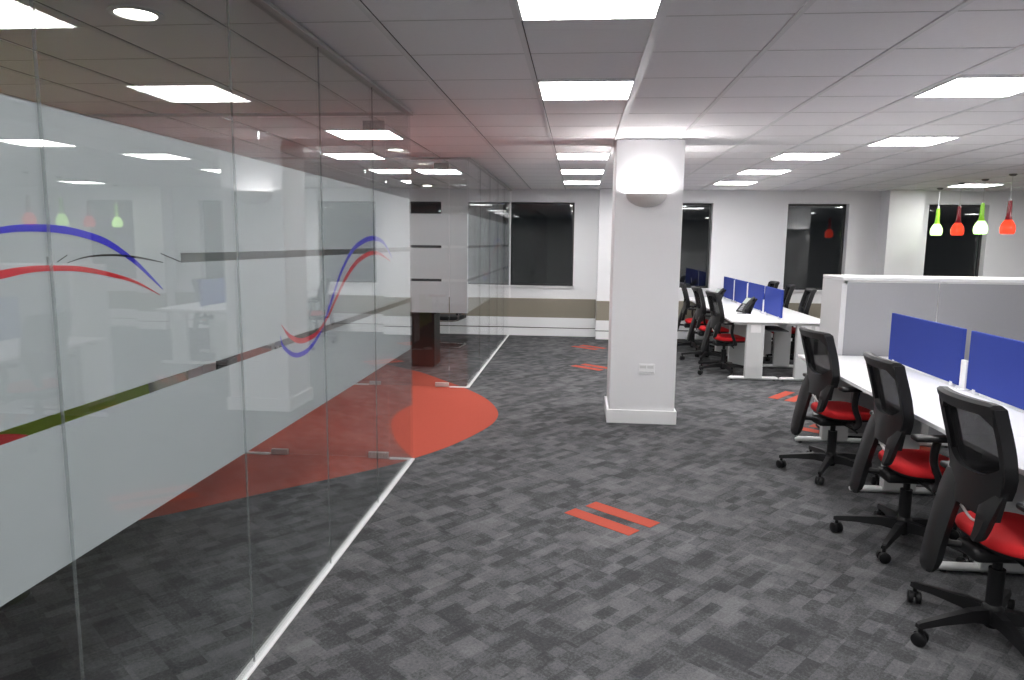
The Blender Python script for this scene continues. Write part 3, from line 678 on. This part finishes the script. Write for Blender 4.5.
# ------------------------------------------------------------------ task chair
def S(*v): return v
def task_chair(label, loc, rz, group):
    r = thing('office_chair', label, 'office chair', loc, rz, group)
    # five star base
    MB().lathe([(0.001, 0.062), (0.033, 0.062), (0.045, 0.085), (0.045, 0.155), (0.034, 0.17), (0.001, 0.17)], n=20).build('base_hub', 'black', r, smooth=True)
    for k in range(5):
        a = 2 * PI * k / 5 + BASE_A
        u = Vector((math.cos(a), math.sin(a), 0)); n = Vector((-u.y, u.x, 0)); z = Vector((0, 0, 1))
        rings = []
        for t, w_, z0, z1 in ((0.03, 0.030, 0.085, 0.150), (0.12, 0.026, 0.098, 0.150), (0.26, 0.020, 0.094, 0.128), (0.37, 0.016, 0.082, 0.110), (0.385, 0.013, 0.084, 0.104)):
            p = u * t
            rings.append([p - n * w_ + z * z0, p + n * w_ + z * z0, p + n * w_ * 0.7 + z * z1, p - n * w_ * 0.7 + z * z1])
        b = MB().ring_loft(rings); leg = b.build('base_leg', 'black', r)
        c = u * 0.365
        b = MB()
        b.tube([c + z * 0.05, c + z * 0.092], 0.011, n=10)
        q = n if k % 2 else (n * 0.6 + u * 0.8).normalized()
        for s_ in (-1, 1):
            b.tube([c + q * s_ * 0.007 + z * 0.032, c + q * s_ * 0.026 + z * 0.032, c + q * s_ * 0.031 + z * 0.032], 0.03, n=18, rr=[0.032, 0.032, 0.024])
        b.box((c.x - 0.016, c.y - 0.016, 0.034), (c.x + 0.016, c.y + 0.016, 0.062), 0.005)
        b.build('castor', 'black', leg, smooth=True)
    b = MB(); b.tube([(0, 0, 0.15), (0, 0, 0.34)], 0.034, n=18); b.tube([(0, 0, 0.34), (0, 0, 0.42)], 0.02, n=14); b.build('gas_lift', 'black', r, smooth=True)
    b = MB(); b.box((-0.15, -0.085, 0.395), (0.16, 0.085, 0.455), 0.02, seg=3); b.build('mechanism', 'black', r, smooth=True)
    MB().tube([(0.02, -0.08, 0.42), (0.03, -0.22, 0.415), (0.03, -0.29, 0.40)], 0.008, n=8).build('lever', 'black', r, smooth=True)
    # seat pad: superellipse in plan, crowned, waterfall front
    def seat_ring(z, g_, front=0.0):
        out = []
        for k in range(36):
            t = 2 * PI * k / 36; cx, sy = math.cos(t), math.sin(t); e = 0.62
            x = math.copysign(abs(cx) ** e, cx) * 0.228 * g_ + 0.095; y = math.copysign(abs(sy) ** e, sy) * 0.242 * g_
            zz = z - (0.022 * max(0, (x - 0.12) / 0.16) ** 2 if z > 0.49 else 0)
            out.append((x, y, zz))
        return out
    b = MB(); b.ring_loft([seat_ring(0.458, 0.80), seat_ring(0.466, 0.93), seat_ring(0.4855, 0.97)]); b.build('seat_pan', 'black', r, smooth=True)
    b = MB(); b.ring_loft([seat_ring(0.485, 0.985), seat_ring(0.495, 1.0), seat_ring(0.512, 0.995), seat_ring(0.526, 0.95), seat_ring(0.533, 0.84), seat_ring(0.529, 0.4)]); b.build('seat', 'seat', r, smooth=True)
    # backrest surface (rear face), v: 0 bottom - 1 top
    ZB, ZTP = 0.815, 1.118
    def xb_(z):
        pts = [(0.30, -0.325), (0.45, -0.265), (0.62, -0.215), (0.80, -0.215), (0.92, -0.245), (1.06, -0.285), (1.15, -0.305)]
        for (za, a_), (zb2, b2) in zip(pts, pts[1:]):
            if z <= zb2: t = max(0, (z - za) / (zb2 - za)); return a_ + (b2 - a_) * t + 0.05
        return pts[-1][1] + 0.05
    def pt(y, z, o=0.0, W_=0.235): return Vector((xb_(z) + 0.055 * (y / W_) ** 2 + o, y, z))
    hw = lambda z: 0.188 + 0.012 * math.sin(PI * min(1, max(0, (z - 0.8) / 0.36)))
    # mesh panel
    b = MB(); b.grid(lambda u, v, s_: pt((2 * u - 1) * (hw(ZB + (ZTP - ZB) * v) - 0.018), ZB - 0.02 + (ZTP - ZB - 0.005) * v, 0.016 + s_), 10, 8, 0.003)
    b.build('mesh_back', 'weave', r, smooth=True)
    # frame: sides, top rail
    for s_ in (-1, 1):
        rings = []
        for k in range(9):
            z = 0.72 + (ZTP - 0.72) * k / 8; y = s_ * hw(z) if z > 0.8 else s_ * (0.188 - (0.8 - z) * 0.25)
            p = pt(y, z)
            t_ = 0.017
            rings.append([p + Vector((-0.010, -t_, 0)), p + Vector((0.050, -t_ * 0.7, 0)), p + Vector((0.050, t_ * 0.7, 0)), p + Vector((-0.010, t_, 0))])
        MB().ring_loft(rings).build('side_frame', 'black', r, smooth=True)
    rings = []
    for k in range(15):
        y = -0.203 + 0.406 * k / 14; p = pt(y, 1.118); e_ = 0.8 if k in (0, 14) else 1.0
        rings.append([p + Vector((-0.020, 0, -0.012 * e_)), p + Vector((-0.026, 0, 0.012)), p + Vector((-0.012, 0, 0.026 * e_)), p + Vector((0.020, 0, 0.024 * e_)), p + Vector((0.045, 0, 0.002)), p + Vector((0.04, 0, -0.020 * e_)), p + Vector((-0.008, 0, -0.034 * e_))])
    MB().ring_loft(rings).build('top_rail', 'rim', r, smooth=True)
    # gusset in the left upper corner, behind the mesh
    for s_ in (1, -1):
        b = MB(); P_ = [pt(s_ * 0.197, 1.11), pt(s_ * 0.191, 1.04), pt(s_ * 0.14, 1.08), pt(s_ * 0.05, 1.105)]
        b.ring_loft([[p + Vector((-0.012, 0, 0)) for p in P_], [p + Vector((0.01, 0, 0)) for p in P_]]); b.build('corner_web', 'rim', r)
    # lumbar shell, dished upper edge, that splits into the two yoke arms
    def shell_pt(u, v, s_):
        y = (2 * u - 1) * 0.202
        ztop = 0.800 + 0.075 * abs(2 * u - 1) ** 2.6; zbot = 0.645 - 0.02 * abs(2 * u - 1)
        z = zbot + (ztop - zbot) * v
        return pt(y * (0.90 + 0.10 * v), z, -0.030 + 0.02 * v + s_)
    MB().grid(shell_pt, 16, 6, 0.035).build('lumbar_shell', 'shell', r, smooth=True)
    def arm(path, wd, th, name, mat='shell'):
        rings = []; P_ = smooth_path(path, 5); n_ = len(P_)
        for i, p in enumerate(P_):
            p = Vector(p); w0 = wd[0] + (wd[1] - wd[0]) * i / (n_ - 1)
            e = 1.0
            if i == n_ - 1: e = 0.55
            if i == n_ - 2: e = 0.85
            t0 = th * e; w0 *= e
            rings.append([p + Vector((-t0, -w0 * 0.6, 0)), p + Vector((-t0, w0 * 0.6, 0)), p + Vector((-t0 * 0.3, w0, 0)), p + Vector((t0, w0 * 0.8, 0)), p + Vector((t0, -w0 * 0.8, 0)), p + Vector((-t0 * 0.3, -w0, 0))])
        return MB().ring_loft(rings).build(name, mat, r, smooth=True)
    arm(ARM_L, (0.088, 0.060), 0.028, 'back_yoke')
    arm(ARM_R, (0.066, 0.022), 0.022, 'back_yoke')
    MB().tube(smooth_path([(-0.16, 0.05, 0.62), (-0.15, -0.02, 0.58), (-0.16, -0.10, 0.60)], 6), 0.006, n=8).build('tension_wire', 'steel', r, smooth=True)
    MB().tube([(-0.23, 0.07, 0.43), (-0.10, 0.03, 0.43)], 0.017, n=10).build('yoke_link', 'black', r, smooth=True)
    # arm rests
    for s_ in (-1, 1):
        y = s_ * 0.285
        a_ = MB().tube(smooth_path([(0.02, s_ * 0.20, 0.445), (0.03, s_ * 0.27, 0.445), (0.04, y, 0.49), (0.0, y, 0.60), (0.01, y, 0.715)], 5), 0.018, n=10, flat=1.9, up=(0, 1, 0)).build('arm_rest', 'black', r, smooth=True)
        MB().box((-0.12, y - 0.042, 0.715), (0.15, y + 0.042, 0.745), 0.013, seg=3).build('arm_pad', 'black', a_, smooth=True)
    return r
ARM_L = [(-0.135, 0.120, 0.76), (-0.172, 0.122, 0.66), (-0.232, 0.092, 0.47), (-0.275, 0.065, 0.295)]
ARM_R = [(-0.135, -0.135, 0.74), (-0.165, -0.142, 0.65), (-0.178, -0.142, 0.58), (-0.19, -0.130, 0.52)]
BASE_A = math.radians(192)
GN = 'red seated mesh chairs of the near desks'; GF = 'red seated mesh chairs of the far desks'
def turn_base(chair, deg):
    for o in kids(chair):
        if o.name.startswith('base_leg'): o.rotation_euler = (0, 0, math.radians(deg))
proto = task_chair('black mesh office chair with red seat nearest the camera', (1.925, 3.27, 0), math.radians(3), GN)
def chair(loc, deg, base, label, grp): turn_base(copy_thing(proto, loc, math.radians(deg), label, grp), base)
chair((1.99, 4.335, 0), 0, 40, 'black mesh office chair with red seat, middle of the three near ones', GN)
chair((2.02, 5.69, 0), 9, -33, 'black mesh office chair with red seat nearest the column', GN)
chair((2.03, 10.05, 0), 8, 5, 'black mesh chair with red seat at the near end of the far desks', GF)
chair((1.99, 11.11, 0), 3, -20, 'black mesh chair with red seat, second along the far desks', GF)
chair((1.93, 12.14, 0), -4, 12, 'black mesh chair by the column edge, third along the far desks', GF)
chair((3.26, 11.07, 0), 176, 0, 'black mesh chair right of the far desks, nearest the cupboards', GF)
chair((3.26, 12.10, 0), 175, 14, 'black mesh chair right of the far desks, in front of the window', GF)
chair((3.26, 13.09, 0), 182, -14, 'black mesh chair whose top shows above the blue screens', GF)

# ------------------------------------------------------------------ night outside, camera, look
wd = bpy.data.worlds.new('night'); sc.world = wd; wd.use_nodes = True
wd.node_tree.nodes['Background'].inputs[0].default_value = (0.0015, 0.0018, 0.0022, 1)
wd.node_tree.nodes['Background'].inputs[1].default_value = 1.0
yaw, pitch, roll, fpx = 0.092, 0.1364, 0.011, 714.4
cy, sy, cp, sp = math.cos(yaw), math.sin(yaw), math.cos(pitch), math.sin(pitch)
fw = Vector((-sy * cp, cy * cp, -sp)); rt = Vector((cy, sy, 0)); upv = rt.cross(fw)
c_, s_ = math.cos(roll), math.sin(roll)
Rv = rt * c_ + upv * s_; Uv = -rt * s_ + upv * c_
cam = bpy.data.cameras.new('camera'); co = bpy.data.objects.new('camera', cam); C.objects.link(co)
mw = Matrix.Identity(4)
for i in range(3): mw[i][0] = Rv[i]; mw[i][1] = Uv[i]; mw[i][2] = -fw[i]
mw[0][3], mw[1][3], mw[2][3] = 0, 0, EYE
co.matrix_world = mw
cam.sensor_fit = 'HORIZONTAL'; cam.sensor_width = 36.0; cam.lens = 36.0 * fpx / 1024.0; cam.clip_start = 0.02
sc.camera = co
sc.view_settings.view_transform = 'Standard'; sc.view_settings.look = 'None'
sc.view_settings.gamma = 1.0; sc.view_settings.use_curve_mapping = False
sc.view_settings.exposure = EXPO
cyc = sc.cycles
cyc.max_bounces = 10; cyc.diffuse_bounces = 5; cyc.glossy_bounces = 6; cyc.transparent_max_bounces = 24
cyc.caustics_reflective = False; cyc.caustics_refractive = False; cyc.sample_clamp_indirect = 6.0
cyc.use_denoising = True
